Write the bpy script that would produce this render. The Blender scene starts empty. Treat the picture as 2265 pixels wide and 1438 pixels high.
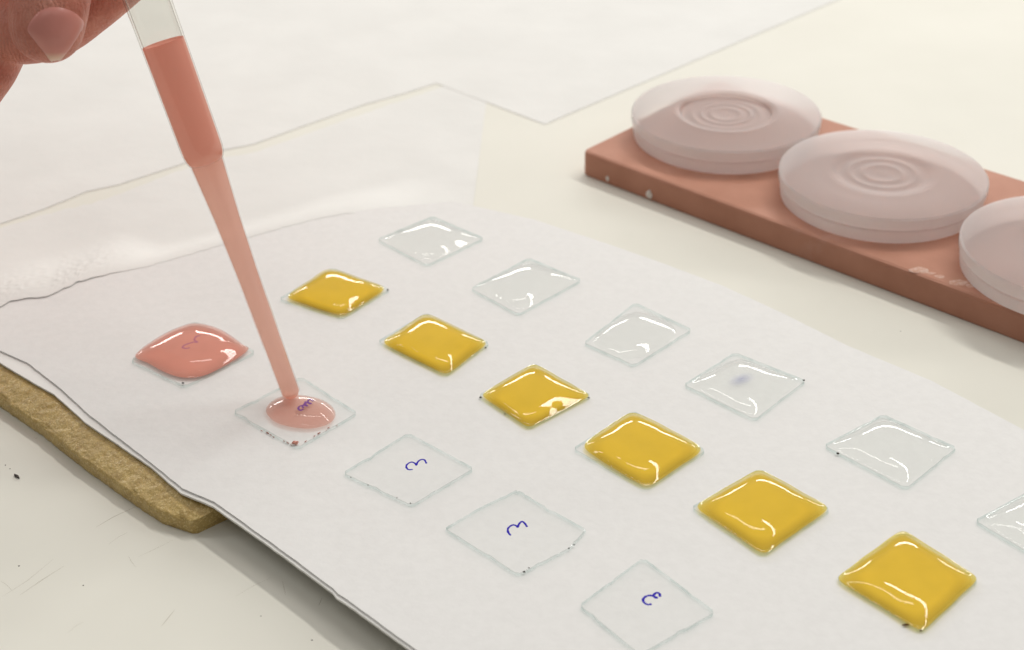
import bpy, bmesh, math, random
from mathutils import Vector, Matrix, noise
from mathutils.bvhtree import BVHTree

random.seed(7)
MM = 0.001
S = bpy.context.scene
COL = S.collection

# ------------------------------------------------------------------ camera, light, exposure
S.render.engine = 'CYCLES'
S.cycles.use_denoising = True
S.cycles.max_bounces = 14
S.cycles.transparent_max_bounces = 24
S.cycles.transmission_bounces = 10
S.cycles.sample_clamp_indirect = 6.0
S.view_settings.view_transform = 'Standard'
S.view_settings.look = 'None'
S.view_settings.exposure = 0.0
S.view_settings.gamma = 1.0

cam_d = bpy.data.cameras.new('camera')
cam = bpy.data.objects.new('camera', cam_d)
COL.objects.link(cam)
S.camera = cam
cam_d.sensor_fit = 'HORIZONTAL'
cam_d.sensor_width = 36.0
cam_d.lens = 36.0 * 3300.0 / 2265.0
cam_d.clip_start = 0.01
cam_d.clip_end = 50.0
PITCH, ROLL = 0.5534852884, -0.0182344618
fw = Vector((0, math.cos(PITCH), -math.sin(PITCH)))
r0 = Vector((1, 0, 0))
u0 = r0.cross(fw)
cr, sr = math.cos(ROLL), math.sin(ROLL)
r1 = r0 * cr + u0 * sr
u1 = u0 * cr - r0 * sr
cam.matrix_world = Matrix(((r1.x, u1.x, -fw.x, 0), (r1.y, u1.y, -fw.y, 0),
                           (r1.z, u1.z, -fw.z, 0.25131685), (0, 0, 0, 1)))
cam_d.dof.use_dof = True
cam_d.dof.focus_distance = 0.405
cam_d.dof.aperture_fstop = 17.0

w = bpy.data.worlds.new('World')
S.world = w
w.use_nodes = True
bg = w.node_tree.nodes['Background']
bg.inputs[0].default_value = (1.0, 0.985, 0.955, 1)
bg.inputs[1].default_value = 0.17


def tube_lamp(name, loc, size, radiance, tilt=0.0, rz=0.0, col=(1.0, 0.98, 0.945)):
    """rectangular fluorescent luminaire; tilt turns its face from straight down towards the bench"""
    d = bpy.data.lights.new(name, 'AREA')
    d.shape = 'RECTANGLE'
    d.size, d.size_y = size
    d.energy = 0.78 * radiance * math.pi * size[0] * size[1]
    d.color = col
    o = bpy.data.objects.new(name, d)
    COL.objects.link(o)
    o.location = loc
    o.rotation_euler = (-tilt, 0, rz)
    return o


# rows of fluorescent luminaires of the laboratory, 1.75 m above the bench
CEIL = 1.75
for x, ln in ((-4.1, 1.2), (-2.3, 1.2), (-0.45, 1.2), (1.55, 1.75), (3.4, 1.3)):            # far end of the room
    tube_lamp('ceiling_lamp', (x, 5.35, CEIL), (ln, 0.42), 22, math.radians(62))
for x, y, ln, ra in ((-0.15, 1.15, 1.1, 21), (-1.75, 1.15, 1.1, 21), (3.05, 1.15, 1.1, 21), (-0.15, -0.5, 1.1, 11), (1.45, -0.5, 1.1, 11)):
    tube_lamp('ceiling_lamp', (x, y, CEIL), (ln, 0.10), ra)
tube_lamp('ceiling_lamp', (0.9, 1.2, CEIL), (1.5, 0.14), 43, rz=math.radians(-45))
# light of the white ceiling, added as one broad lamp, cut short above the photographer
tube_lamp('ceiling_bounce_lamp', (0.0, 3.3, CEIL + 0.12), (7.0, 6.4), 0.44)

# ------------------------------------------------------------------ helpers


def V(p):
    return Vector(p) * MM


def link_mesh(name, verts, faces, mats, parent=None, smooth=False, fmats=None, sharp=50):
    me = bpy.data.meshes.new(name)
    me.from_pydata([tuple(v) for v in verts], [], faces)
    for m in (mats if isinstance(mats, (list, tuple)) else [mats]):
        me.materials.append(m)
    if fmats:
        me.polygons.foreach_set('material_index', fmats)
    if smooth:
        me.polygons.foreach_set('use_smooth', [True] * len(me.polygons))
    bm = bmesh.new()
    bm.from_mesh(me)
    bmesh.ops.recalc_face_normals(bm, faces=bm.faces)
    bm.to_mesh(me)
    bm.free()
    me.update()
    if smooth:
        me.set_sharp_from_angle(angle=math.radians(sharp))
    o = bpy.data.objects.new(name, me)
    COL.objects.link(o)
    if parent:
        o.parent = parent
    return o


def tag(o, label=None, cat=None, group=None, kind=None):
    if label: o['label'] = label
    if cat: o['category'] = cat
    if group: o['group'] = group
    if kind: o['kind'] = kind
    return o


def set_attr(o, name, vals):
    a = o.data.attributes.new(name, 'FLOAT', 'POINT')
    a.data.foreach_set('value', vals)


# ------------------------------------------------------------------ materials
def mat(name):
    m = bpy.data.materials.new(name)
    m.use_nodes = True
    nt = m.node_tree
    for n in list(nt.nodes):
        nt.nodes.remove(n)
    out = nt.nodes.new('ShaderNodeOutputMaterial')
    return m, nt, out


def N(nt, typ, **kw):
    n = nt.nodes.new(typ)
    for k, v in kw.items():
        if k in n.inputs.keys() if isinstance(k, str) else False:
            n.inputs[k].default_value = v
        else:
            setattr(n, k, v)
    return n


def L(nt, a, b):
    nt.links.new(a, b)


def coords(nt):
    return nt.nodes.new('ShaderNodeTexCoord').outputs['Object']


def noise_tex(nt, scale, detail=4.0, rough=0.55, vec=None):
    n = nt.nodes.new('ShaderNodeTexNoise')
    n.inputs['Scale'].default_value = scale
    n.inputs['Detail'].default_value = detail
    n.inputs['Roughness'].default_value = rough
    L(nt, vec if vec is not None else coords(nt), n.inputs['Vector'])
    return n.outputs['Fac']


def ramp(nt, fac, stops):
    n = nt.nodes.new('ShaderNodeValToRGB')
    e = n.color_ramp.elements
    while len(e) < len(stops):
        e.new(0.5)
    for k, (p, c) in enumerate(stops):
        e[k].position = p
        e[k].color = (*c, 1) if len(c) == 3 else c
    L(nt, fac, n.inputs[0])
    return n.outputs[0]


def bump(nt, h, strength, dist):
    n = nt.nodes.new('ShaderNodeBump')
    n.inputs['Strength'].default_value = strength
    n.inputs['Distance'].default_value = dist
    L(nt, h, n.inputs['Height'])
    return n.outputs[0]


def matte(name, c1, c2, scale, rough=0.6, bscale=None, bstr=0.3, bdist=0.0001, detail=5, spec=0.3, p0=0.35, p1=0.65):
    m, nt, out = mat(name)
    b = nt.nodes.new('ShaderNodeBsdfPrincipled')
    c = ramp(nt, noise_tex(nt, scale, detail), [(p0, c1), (p1, c2)])
    L(nt, c, b.inputs['Base Color'])
    b.inputs['Roughness'].default_value = rough
    b.inputs['Specular IOR Level'].default_value = spec
    if bscale:
        L(nt, bump(nt, noise_tex(nt, bscale, 6), bstr, bdist), b.inputs['Normal'])
    L(nt, b.outputs[0], out.inputs[0])
    return m, nt, b


M_table, _nt, _b = matte('bench_laminate', (0.715, 0.697, 0.62), (0.745, 0.727, 0.65), 14, 0.55, 900, 0.06, 0.00005, spec=0.15)
M_sheet, _nt, _b = matte('bench_paper', (0.735, 0.725, 0.695), (0.765, 0.755, 0.725), 30, 0.75, 60, 0.4, 0.0010, spec=0.12)
M_board, _nt, _b = matte('white_card', (0.76, 0.745, 0.715), (0.80, 0.785, 0.755), 60, 0.8, 1500, 0.3, 0.0001)
M_paper, _nt, _b = matte('fibrous_white_paper', (0.745, 0.732, 0.712), (0.770, 0.757, 0.737), 420, 0.8, 420, 0.35, 0.0002, spec=0.15)
M_gold, _nt, _b = matte('golden_brown_strip', (0.42, 0.275, 0.08), (0.60, 0.43, 0.145), 260, 0.40, 1000, 0.8, 0.0005, detail=12, p0=.25, p1=.75, spec=0.6)
_p = ramp(_nt, noise_tex(_nt, 2600, 4, 0.7), [(0.36, (0.45, 0.42, 0.38)), (0.52, (1, 1, 1))])
_mx = _nt.nodes.new('ShaderNodeMix'); _mx.data_type = 'RGBA'; _mx.blend_type = 'MULTIPLY'
_mx.inputs['Factor'].default_value = 0.4
_old = _b.inputs['Base Color'].links[0].from_socket
L(_nt, _old, _mx.inputs['A']); L(_nt, _p, _mx.inputs['B']); 
_vo = _nt.nodes.new('ShaderNodeTexVoronoi'); _vo.inputs['Scale'].default_value = 2400
L(_nt, coords(_nt), _vo.inputs['Vector'])
_sx = _nt.nodes.new('ShaderNodeSeparateColor'); L(_nt, _vo.outputs['Color'], _sx.inputs[0])
_fl = ramp(_nt, _sx.outputs[0], [(0.74, (0, 0, 0)), (0.9, (.45, .45, .45))])  # pale flecks put into the colour stand in for glittering highlights
_m2 = _nt.nodes.new('ShaderNodeMix'); _m2.data_type = 'RGBA'
L(_nt, _fl, _m2.inputs['Factor']); L(_nt, _mx.outputs['Result'], _m2.inputs['A']); _m2.inputs['B'].default_value = (0.80, 0.64, 0.30, 1)
L(_nt, _m2.outputs['Result'], _b.inputs['Base Color'])
M_scratch, _nt, _b = matte('scratch_dirt', (0.28, 0.24, 0.17), (0.42, 0.37, 0.28), 300, 0.8)
M_debris, _nt, _b = matte('dark_debris', (0.02, 0.018, 0.015), (0.08, 0.06, 0.05), 2000, 0.6)
M_brown, _nt, _b = matte('brown_residue', (0.06, 0.02, 0.012), (0.14, 0.05, 0.03), 2000, 0.6)


def tile_material():
    m, nt, out = mat('red_brown_tile')
    b = nt.nodes.new('ShaderNodeBsdfPrincipled')
    base = ramp(nt, noise_tex(nt, 55, 6), [(0.3, (0.42, 0.185, 0.115)), (0.7, (0.50, 0.235, 0.155))])
    chalk = ramp(nt, noise_tex(nt, 28, 8, 0.65), [(0.60, (0, 0, 0)), (0.78, (1, 1, 1))])
    mx = nt.nodes.new('ShaderNodeMix'); mx.data_type = 'RGBA'
    mul = nt.nodes.new('ShaderNodeMath'); mul.operation = 'MULTIPLY'; mul.inputs[1].default_value = 0.40
    L(nt, chalk, mul.inputs[0]); L(nt, mul.outputs[0], mx.inputs['Factor'])
    L(nt, base, mx.inputs['A']); mx.inputs['B'].default_value = (0.62, 0.42, 0.36, 1)
    L(nt, mx.outputs['Result'], b.inputs['Base Color'])
    b.inputs['Roughness'].default_value = 0.65
    L(nt, bump(nt, noise_tex(nt, 500, 6), 0.3, 0.0003), b.inputs['Normal'])
    L(nt, b.outputs[0], out.inputs[0])
    return m


M_tile = tile_material()
M_chip, _nt, _b = matte('chalky_chip', (0.72, 0.66, 0.60), (0.82, 0.78, 0.74), 600, 0.8)
M_smear, _nt, _b = matte('chalk_smear', (0.52, 0.27, 0.19), (0.66, 0.47, 0.39), 700, 0.9, detail=8)


def fresnel_mix(nt, out, inner, ior, rough, bumpn=None):
    g = nt.nodes.new('ShaderNodeBsdfGlossy')
    g.inputs['Roughness'].default_value = rough
    fr = nt.nodes.new('ShaderNodeFresnel')
    fr.inputs['IOR'].default_value = ior
    if bumpn is not None:
        L(nt, bumpn, g.inputs['Normal'])
    mx = nt.nodes.new('ShaderNodeMixShader')
    geo = nt.nodes.new('ShaderNodeNewGeometry')
    inv = nt.nodes.new('ShaderNodeMath'); inv.operation = 'SUBTRACT'; inv.inputs[0].default_value = 1.0
    L(nt, geo.outputs['Backfacing'], inv.inputs[1])
    mul = nt.nodes.new('ShaderNodeMath'); mul.operation = 'MULTIPLY'
    L(nt, fr.outputs[0], mul.inputs[0]); L(nt, inv.outputs[0], mul.inputs[1])
    L(nt, mul.outputs[0], mx.inputs[0])
    L(nt, inner, mx.inputs[1])
    L(nt, g.outputs[0], mx.inputs[2])
    L(nt, mx.outputs[0], out.inputs[0])


def clear_mat(name, tint, ior=1.5, rough=0.03, white=0.0, wcol=(0.85, 0.86, 0.84), rim=None):
    m, nt, out = mat(name)
    t = nt.nodes.new('ShaderNodeBsdfTransparent')
    t.inputs[0].default_value = (*tint, 1)
    if rim:      # longer way through the wall at its rim
        lw = nt.nodes.new('ShaderNodeLayerWeight'); lw.inputs[0].default_value = 0.5
        L(nt, ramp(nt, lw.outputs['Facing'], [(0.70, tint), (0.97, rim)]), t.inputs[0])
    inner = t.outputs[0]
    if white > 0:
        d = nt.nodes.new('ShaderNodeBsdfDiffuse')
        d.inputs[0].default_value = (*wcol, 1)
        tr = nt.nodes.new('ShaderNodeBsdfTranslucent')
        tr.inputs[0].default_value = (*wcol, 1)
        m1 = nt.nodes.new('ShaderNodeMixShader'); m1.inputs[0].default_value = 0.5
        L(nt, d.outputs[0], m1.inputs[1]); L(nt, tr.outputs[0], m1.inputs[2])
        m2 = nt.nodes.new('ShaderNodeMixShader'); m2.inputs[0].default_value = white
        L(nt, inner, m2.inputs[1]); L(nt, m1.outputs[0], m2.inputs[2])
        inner = m2.outputs[0]
    fresnel_mix(nt, out, inner, ior, rough)
    return m


M_glass = clear_mat('slide_glass', (0.998, 1.0, 0.9995), 1.22, 0.02)


def edge_material():
    m, nt, out = mat('cut_glass_edge')
    t = nt.nodes.new('ShaderNodeBsdfTransparent')
    n = noise_tex(nt, 260, 3)
    c = ramp(nt, n, [(0.30, (0.74, 0.82, 0.81)), (0.5, (0.86, 0.93, 0.92)), (0.7, (0.94, 0.98, 0.975))])
    L(nt, c, t.inputs[0])
    d = nt.nodes.new('ShaderNodeBsdfDiffuse'); d.inputs[0].default_value = (0.82, 0.88, 0.86, 1)
    mx = nt.nodes.new('ShaderNodeMixShader'); mx.inputs[0].default_value = 0.07
    L(nt, t.outputs[0], mx.inputs[1]); L(nt, d.outputs[0], mx.inputs[2])
    b = bump(nt, noise_tex(nt, 700, 3), 0.5, 0.0003)
    fresnel_mix(nt, out, mx.outputs[0], 1.5, 0.12, b)
    return m


M_edge = edge_material()
M_bevel = clear_mat('glass_arris', (0.78, 0.82, 0.81), 1.5, 0.08, white=0.03)


def liquid_mat(name, deep, tint):
    """colour of a liquid layer: its opacity grows with the depth of the liquid (vertex attribute 'depth')"""
    m, nt, out = mat(name)
    t = nt.nodes.new('ShaderNodeBsdfTransparent')
    t.inputs[0].default_value = (*tint, 1)
    p = nt.nodes.new('ShaderNodeBsdfDiffuse')
    c = ramp(nt, noise_tex(nt, 120, 3), [(0.3, tuple(x * .96 for x in deep)), (0.7, tuple(min(1, x * 1.04) for x in deep))])
    L(nt, c, p.inputs['Color'])
    a = nt.nodes.new('ShaderNodeAttribute'); a.attribute_name = 'depth'
    mx = nt.nodes.new('ShaderNodeMixShader')
    L(nt, a.outputs['Fac'], mx.inputs[0])
    L(nt, t.outputs[0], mx.inputs[1]); L(nt, p.outputs[0], mx.inputs[2])
    L(nt, mx.outputs[0], out.inputs[0])
    return m


M_surface = clear_mat('liquid_surface', (1.0, 1.0, 1.0), 1.31, 0.03)
M_yellow = liquid_mat('amber_yellow_liquid', (0.73, 0.475, 0.045), (0.985, 0.87, 0.36))
M_pink = liquid_mat('salmon_pink_liquid', (0.68, 0.29, 0.22), (0.97, 0.82, 0.77))
M_clear = liquid_mat('clear_liquid', (0.74, 0.76, 0.72), (0.993, 0.999, 0.993))

M_barrel = clear_mat('clear_plastic', (0.97, 0.97, 0.955), 1.5, 0.06, white=0.04, rim=(0.55, 0.50, 0.45))
M_stem = clear_mat('milky_plastic', (0.98, 0.975, 0.97), 1.45, 0.10, white=0.06, rim=(0.78, 0.66, 0.62))


def frosted_material(name, dcol, tcol, lo, hi):
    m, nt, out = mat(name)
    g = nt.nodes.new('ShaderNodeBsdfTransparent')
    g.inputs['Color'].default_value = (0.98, 0.955, 0.95, 1)
    d = nt.nodes.new('ShaderNodeBsdfDiffuse'); d.inputs[0].default_value = (*dcol, 1)
    tr = nt.nodes.new('ShaderNodeBsdfTranslucent'); tr.inputs[0].default_value = (*tcol, 1)
    m1 = nt.nodes.new('ShaderNodeMixShader'); m1.inputs[0].default_value = 0.5
    L(nt, d.outputs[0], m1.inputs[1]); L(nt, tr.outputs[0], m1.inputs[2])
    lw = nt.nodes.new('ShaderNodeLayerWeight'); lw.inputs[0].default_value = 0.5
    mp = nt.nodes.new('ShaderNodeMapRange')
    mp.inputs['From Min'].default_value = 0.2; mp.inputs['From Max'].default_value = 1.0
    mp.inputs['To Min'].default_value = lo; mp.inputs['To Max'].default_value = hi
    L(nt, lw.outputs['Facing'], mp.inputs['Value'])
    mx = nt.nodes.new('ShaderNodeMixShader')
    L(nt, mp.outputs[0], mx.inputs[0])
    L(nt, g.outputs[0], mx.inputs[1]); L(nt, m1.outputs[0], mx.inputs[2])
    bn = bump(nt, noise_tex(nt, 900, 4), 0.12, 0.0002)
    fresnel_mix(nt, out, mx.outputs[0], 1.22, 0.34, bn)
    return m


M_frost = frosted_material('frosted_acrylic', (0.60, 0.51, 0.475), (0.70, 0.60, 0.56), .78, .88)


def frosted_top():
    m, nt, out = mat('frosted_acrylic_face')
    g = nt.nodes.new('ShaderNodeBsdfRefraction')
    g.inputs['Color'].default_value = (0.99, 0.97, 0.965, 1)
    g.inputs['Roughness'].default_value = 0.55
    g.inputs['IOR'].default_value = 1.04
    d = nt.nodes.new('ShaderNodeBsdfDiffuse'); d.inputs[0].default_value = (0.63, 0.575, 0.555, 1)
    mx = nt.nodes.new('ShaderNodeMixShader'); mx.inputs[0].default_value = 0.38
    L(nt, g.outputs[0], mx.inputs[1]); L(nt, d.outputs[0], mx.inputs[2])
    fresnel_mix(nt, out, mx.outputs[0], 1.18, 0.34, bump(nt, noise_tex(nt, 900, 4), 0.1, 0.0002))
    return m


M_frost_top = frosted_top()
M_frost_base = clear_mat('frosted_acrylic_base', (0.97, 0.95, 0.945), 1.1, 0.4, white=0.03)
M_frost_side = frosted_material('frosted_acrylic_rim', (0.97, 0.955, 0.95), (0.98, 0.97, 0.965), .70, .92)


def ink_material(name, col, soft=False, dens=1.0):
    m, nt, out = mat(name)
    d = nt.nodes.new('ShaderNodeBsdfDiffuse'); d.inputs[0].default_value = (*col, 1)
    if not soft:
        L(nt, d.outputs[0], out.inputs[0])
        return m
    t = nt.nodes.new('ShaderNodeBsdfTransparent')
    a = nt.nodes.new('ShaderNodeAttribute'); a.attribute_name = 'depth'
    mx = nt.nodes.new('ShaderNodeMixShader')
    L(nt, a.outputs['Fac'], mx.inputs[0]); L(nt, t.outputs[0], mx.inputs[1]); L(nt, d.outputs[0], mx.inputs[2])
    L(nt, mx.outputs[0], out.inputs[0])
    return m


M_ink = ink_material('blue_ink', (0.035, 0.022, 0.40))
M_inkp = ink_material('purple_ink', (0.20, 0.075, 0.27))
M_inkf = ink_material('faded_purple_ink', (0.46, 0.17, 0.22))
M_inks = ink_material('dissolved_ink', (0.22, 0.24, 0.52), True)


def skin_material():
    m, nt, out = mat('skin')
    b = nt.nodes.new('ShaderNodeBsdfPrincipled')
    c = ramp(nt, noise_tex(nt, 110, 6, 0.6), [(0.30, (0.50, 0.155, 0.105)), (0.5, (0.60, 0.215, 0.15)), (0.72, (0.70, 0.30, 0.22))])
    L(nt, c, b.inputs['Base Color'])
    b.inputs['Roughness'].default_value = 0.46
    b.inputs['Specular IOR Level'].default_value = 0.4
    b.inputs['Subsurface Weight'].default_value = 0.15
    b.inputs['Subsurface Radius'].default_value = (1.0, 0.35, 0.2)
    b.inputs['Subsurface Scale'].default_value = 0.0018
    vo = nt.nodes.new('ShaderNodeTexVoronoi'); vo.inputs['Scale'].default_value = 1100
    L(nt, coords(nt), vo.inputs['Vector'])
    wv = nt.nodes.new('ShaderNodeTexWave'); wv.inputs['Scale'].default_value = 260
    wv.inputs['Distortion'].default_value = 9.0; wv.inputs['Detail'].default_value = 4; wv.inputs['Detail Scale'].default_value = 1.5
    L(nt, coords(nt), wv.inputs['Vector'])
    ad = nt.nodes.new('ShaderNodeMath'); ad.operation = 'MULTIPLY_ADD'; ad.inputs[1].default_value = 0.8
    L(nt, wv.outputs['Fac'], ad.inputs[0]); L(nt, vo.outputs['Distance'], ad.inputs[2])
    L(nt, bump(nt, ad.outputs[0], 0.55, 0.00032), b.inputs['Normal'])
    L(nt, b.outputs[0], out.inputs[0])
    return m


M_skin = skin_material()


def nail_material():
    m, nt, out = mat('nail')
    b = nt.nodes.new('ShaderNodeBsdfPrincipled')
    a = nt.nodes.new('ShaderNodeAttribute'); a.attribute_name = 'depth'
    c = ramp(nt, a.outputs['Fac'], [(0.0, (0.64, 0.25, 0.205)), (0.80, (0.65, 0.26, 0.215)), (0.88, (0.70, 0.43, 0.31)), (1.0, (0.74, 0.50, 0.37))])
    L(nt, c, b.inputs['Base Color'])
    b.inputs['Roughness'].default_value = 0.32
    b.inputs['Specular IOR Level'].default_value = 0.40
    L(nt, b.outputs[0], out.inputs[0])
    return m


M_nail = nail_material()

# ------------------------------------------------------------------ the bench
TBL = 0.0


def slab(name, poly, z0, z1, m, parent=None, jitter=0.0, seg=1, smooth=False, fz=None):
    """closed slab over a polygon (mm), edges subdivided and roughened"""
    pts = []
    n = len(poly)
    for i in range(n):
        a, b = Vector(poly[i][:2]), Vector(poly[(i + 1) % n][:2])
        nn = Vector((-(b - a).y, (b - a).x)).normalized()
        for k in range(seg):
            t = k / seg
            q = a.lerp(b, t)
            if k:
                q += nn * (noise.noise(Vector((q.x * .11, q.y * .11, z1))) * jitter * 1.6 + random.uniform(-.4, .4) * jitter)
            pts.append(q)
    top = [V((q.x, q.y, z1)) for q in pts]
    bot = [V((q.x, q.y, z0)) for q in pts]
    k = len(pts)
    faces = [tuple(range(k)), tuple(range(2 * k - 1, k - 1, -1))]
    faces += [(i, (i + 1) % k, k + (i + 1) % k, k + i) for i in range(k)]
    return link_mesh(name, top + bot, faces, m, parent)


bench = slab('bench_top', [(-900, 60, 0), (1000, 60, 0), (1000, 1500, 0), (-900, 1500, 0)], -30, 0, M_table)
tag(bench, kind='structure')

# scratches on the bench top: shallow dirt-filled grooves
SCR = [
    ([(-110.97, 308.81, 0.00), (-107.22, 313.04, 0.00), (-102.26, 317.12, 0.00)], 0.16),
    ([(-128.38, 282.21, 0.00), (-123.71, 287.96, 0.00), (-119.14, 296.15, 0.00)], 0.09),
    ([(-124.01, 282.75, 0.00), (-120.25, 287.86, 0.00), (-115.68, 293.42, 0.00)], 0.15),
    ([(-86.43, 270.44, -0.00), (-85.34, 273.42, 0.00), (-84.29, 276.12, 0.00)], 0.16),
    ([(-99.97, 296.86, 0.00), (-98.67, 294.53, 0.00), (-97.22, 292.57, 0.00)], 0.08),
    ([(-97.32, 296.43, -0.00), (-93.89, 299.19, 0.00), (-89.65, 302.86, -0.00)], 0.07),
    ([(-106.16, 301.69, 0.00), (-104.19, 304.55, 0.00), (-102.19, 306.34, -0.00)], 0.07),
    ([(-58.90, 286.03, 0.00), (-58.28, 283.65, 0.00), (-57.48, 280.80, 0.00)], 0.10),
    ([(-48.87, 276.80, 0.00), (-48.57, 278.26, 0.00), (-48.37, 279.57, 0.00)], 0.13),
    ([(-130.39, 288.14, 0.00), (-128.30, 286.39, -0.00), (-126.32, 284.15, 0.00)], 0.07),
    ([(-138.27, 349.83, 0.00), (-137.50, 349.36, 0.00), (-137.09, 349.79, -0.00)], 0.12),
    ([(-70.05, 280.64, -0.00), (-66.09, 284.54, 0.00), (-61.93, 287.47, 0.00)], 0.06),
    ([(-108.76, 268.83, 0.00), (-107.20, 271.45, 0.00), (-105.80, 272.53, -0.00)], 0.06),
]


def ribbon(verts, faces, pts, wd, z):
    P = [Vector((p[0], p[1])) for p in pts]
    base = len(verts)
    for i, q in enumerate(P):
        d = (P[min(i + 1, len(P) - 1)] - P[max(i - 1, 0)]).normalized()
        nn = Vector((-d.y, d.x))
        t = 0.35 if i in (0, len(P) - 1) else 1.0
        verts.append(V((q.x + nn.x * wd * t, q.y + nn.y * wd * t, z)))
        verts.append(V((q.x - nn.x * wd * t, q.y - nn.y * wd * t, z)))
    for i in range(len(P) - 1):
        a = base + 2 * i
        faces.append((a, a + 2, a + 3, a + 1))


vs, fs = [], []
for pts, wd in SCR:
    ribbon(vs, fs, pts, wd * 0.42, 0.02)
scr = link_mesh('scratches', vs, fs, M_scratch, bench)
tag(scr, kind='stuff')


def blob(name, c, r, m, parent=None, sq=(1, 1, 1), seed=0):
    bm = bmesh.new()
    bmesh.ops.create_icosphere(bm, subdivisions=2, radius=1)
    for v in bm.verts:
        f = 1 + 0.45 * noise.noise(v.co * 1.7 + Vector((seed, 0, 0)))
        v.co = Vector((v.co.x * sq[0], v.co.y * sq[1], v.co.z * sq[2])) * f * r * MM
    me = bpy.data.meshes.new(name)
    bm.to_mesh(me); bm.free()
    me.materials.append(m)
    o = bpy.data.objects.new(name, me)
    COL.objects.link(o)
    o.location = V(c)
    if parent: o.parent = parent
    return o


CR = [(-138.17, 331.32, 0.00), (-142.85, 336.85, 0.00), (-141.10, 335.12, 0.00), (-127.34, 293.75, 0.00), (-62.69, 273.46, 0.00), (-49.29, 264.81, 0.00), (-109.04, 285.87, 0.00), (122.68, 398.66, 0.00)]
o = blob('crumb', CR[0] , .85, M_debris, sq=(1.5, .45, .4), seed=1)
o.location.z = 0.0003; o.rotation_euler.z = -0.7
tag(o, 'dark crumb lying on the bench left of the golden strip', 'crumb')
vs, fs = [], []
for k, c in enumerate(CR[1:]):
    for j in range(1):
        b0 = len(vs); rr = random.uniform(.18, .34)
        for a in range(6):
            vs.append(V((c[0] + rr * math.cos(a * 1.047), c[1] + .7 * rr * math.sin(a * 1.047), 0)))
        vs.append(V((c[0], c[1], rr * .8)))
        fs += [(b0 + a, b0 + (a + 1) % 6, b0 + 6) for a in range(6)]
specks = link_mesh('dirt_specks', vs, fs, M_debris)
tag(specks, kind='stuff')

# ------------------------------------------------------------------ paper sheets on the bench behind the board


def sheet_grid(name, edgeA, edgeB, nu, nv, zf, m, thick=0.25, label=None):
    """sheet spanned between two polylines (mm); zf gives its height"""
    def at(pl, t):
        k = t * (len(pl) - 1); i = min(int(k), len(pl) - 2); f = k - i
        return Vector(pl[i][:2]).lerp(Vector(pl[i + 1][:2]), f)
    vs, fs = [], []
    for side in (0, 1):
        for j in range(nv + 1):
            for i in range(nu + 1):
                a, b = at(edgeA, i / nu), at(edgeB, i / nu)
                q = a.lerp(b, j / nv)
                if j in (0, nv) or i in (0, nu):
                    q += Vector((noise.noise(Vector((q.x * .25, q.y * .25, 3))), noise.noise(Vector((q.x * .25, q.y * .25, 9))))) * (0.9 if j in (0, nv) and 0 < i < nu else 0.2)
                z = zf(q.x, q.y, i / nu, j / nv)
                vs.append(V((q.x, q.y, z - (thick if side else 0))))
    W1 = nu + 1; K = W1 * (nv + 1)
    for j in range(nv):
        for i in range(nu):
            a = j * W1 + i
            fs.append((a, a + 1, a + 1 + W1, a + W1))
            fs.append((K + a, K + a + W1, K + a + 1 + W1, K + a + 1))
    rim = [i for i in range(W1)] + [j * W1 + nu for j in range(1, nv + 1)] + [nv * W1 + i for i in range(nu - 1, -1, -1)] + [j * W1 for j in range(nv - 1, 0, -1)]
    for k in range(len(rim)):
        a, b = rim[k], rim[(k + 1) % len(rim)]
        fs.append((a, b, K + b, K + a))
    return link_mesh(name, vs, fs, m, smooth=True)


# far sheet: its near edge runs along the gap to a corner, then back towards the right
FA = [(-760, 10, 0.4)] + [(-219.22, 456.90, 0.40), (-198.63, 472.02, 0.40), (-185.54, 482.92, 0.40), (-172.74, 493.87, 0.40), (-165.44, 501.68, 0.40), (-160.12, 507.87, 0.40), (-149.30, 513.19, 0.40), (-129.78, 529.02, 0.40), (-115.91, 541.66, 0.40), (-102.40, 547.88, 0.40), (-85.97, 562.96, 0.40), (-61.73, 584.99, 0.40), (-43.29, 597.73, 0.40), (-31.01, 607.67, 0.40)]
FB = [(-31.01, 607.67, 0.40), (14.90, 562.08, 0.40)]
FC = [(14.90, 562.08, 0.40), (161.60, 703.11, 0.40), (268.54, 806.68, 0.40)]


def ripple(x, y):
    return 0.35 * noise.noise(Vector((x * .012, y * .02, 4))) + 0.12 * noise.noise(Vector((x * .05, y * .05, 1)))


def far_z(x, y, u, v):
    return 0.16 + max(0, ripple(x, y) * .8) * (1 if 0 < v < 1 else .1)


# near sheet: from the gap forward under the board; lifted over the board's far left corner and crumpled there
GA = [(-226.28, 446.06, 0.40), (-207.85, 460.70, 0.40), (-192.81, 474.18, 0.40), (-184.64, 479.73, 0.40), (-171.61, 489.48, 0.40), (-163.63, 494.23, 0.40), (-156.12, 497.97, 0.40), (-144.76, 508.01, 0.40), (-128.89, 524.14, 0.40), (-114.91, 535.35, 0.40), (-101.34, 540.20, 0.40), (-85.02, 554.50, 0.40), (-61.04, 576.00, 0.40), (-46.64, 588.13, 0.40), (-31.75, 600.66, 0.40), (-7.45, 623.66, 0.40)]
LIPZ = 9.3
GB = [(-202.88, 388.42, 9.30), (-185.89, 400.01, 9.30), (-171.02, 407.16, 9.30), (-163.03, 409.39, 9.30), (-160.92, 412.70, 9.30), (-157.80, 414.01, 9.30), (-149.52, 415.14, 9.30), (-146.27, 418.48, 9.30), (-143.87, 421.89, 9.30), (-141.84, 424.46, 9.30)]
GC = [(-138.25, 426.31, 8.50), (-134.29, 428.56, 8.50), (-120.53, 434.41, 8.50), (-99.99, 447.42, 8.50), (-76.97, 461.30, 8.50), (-63.41, 467.91, 8.50), (-49.38, 472.20, 8.50), (-30.28, 476.00, 8.50), (-14.15, 476.77, 8.50)]
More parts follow.
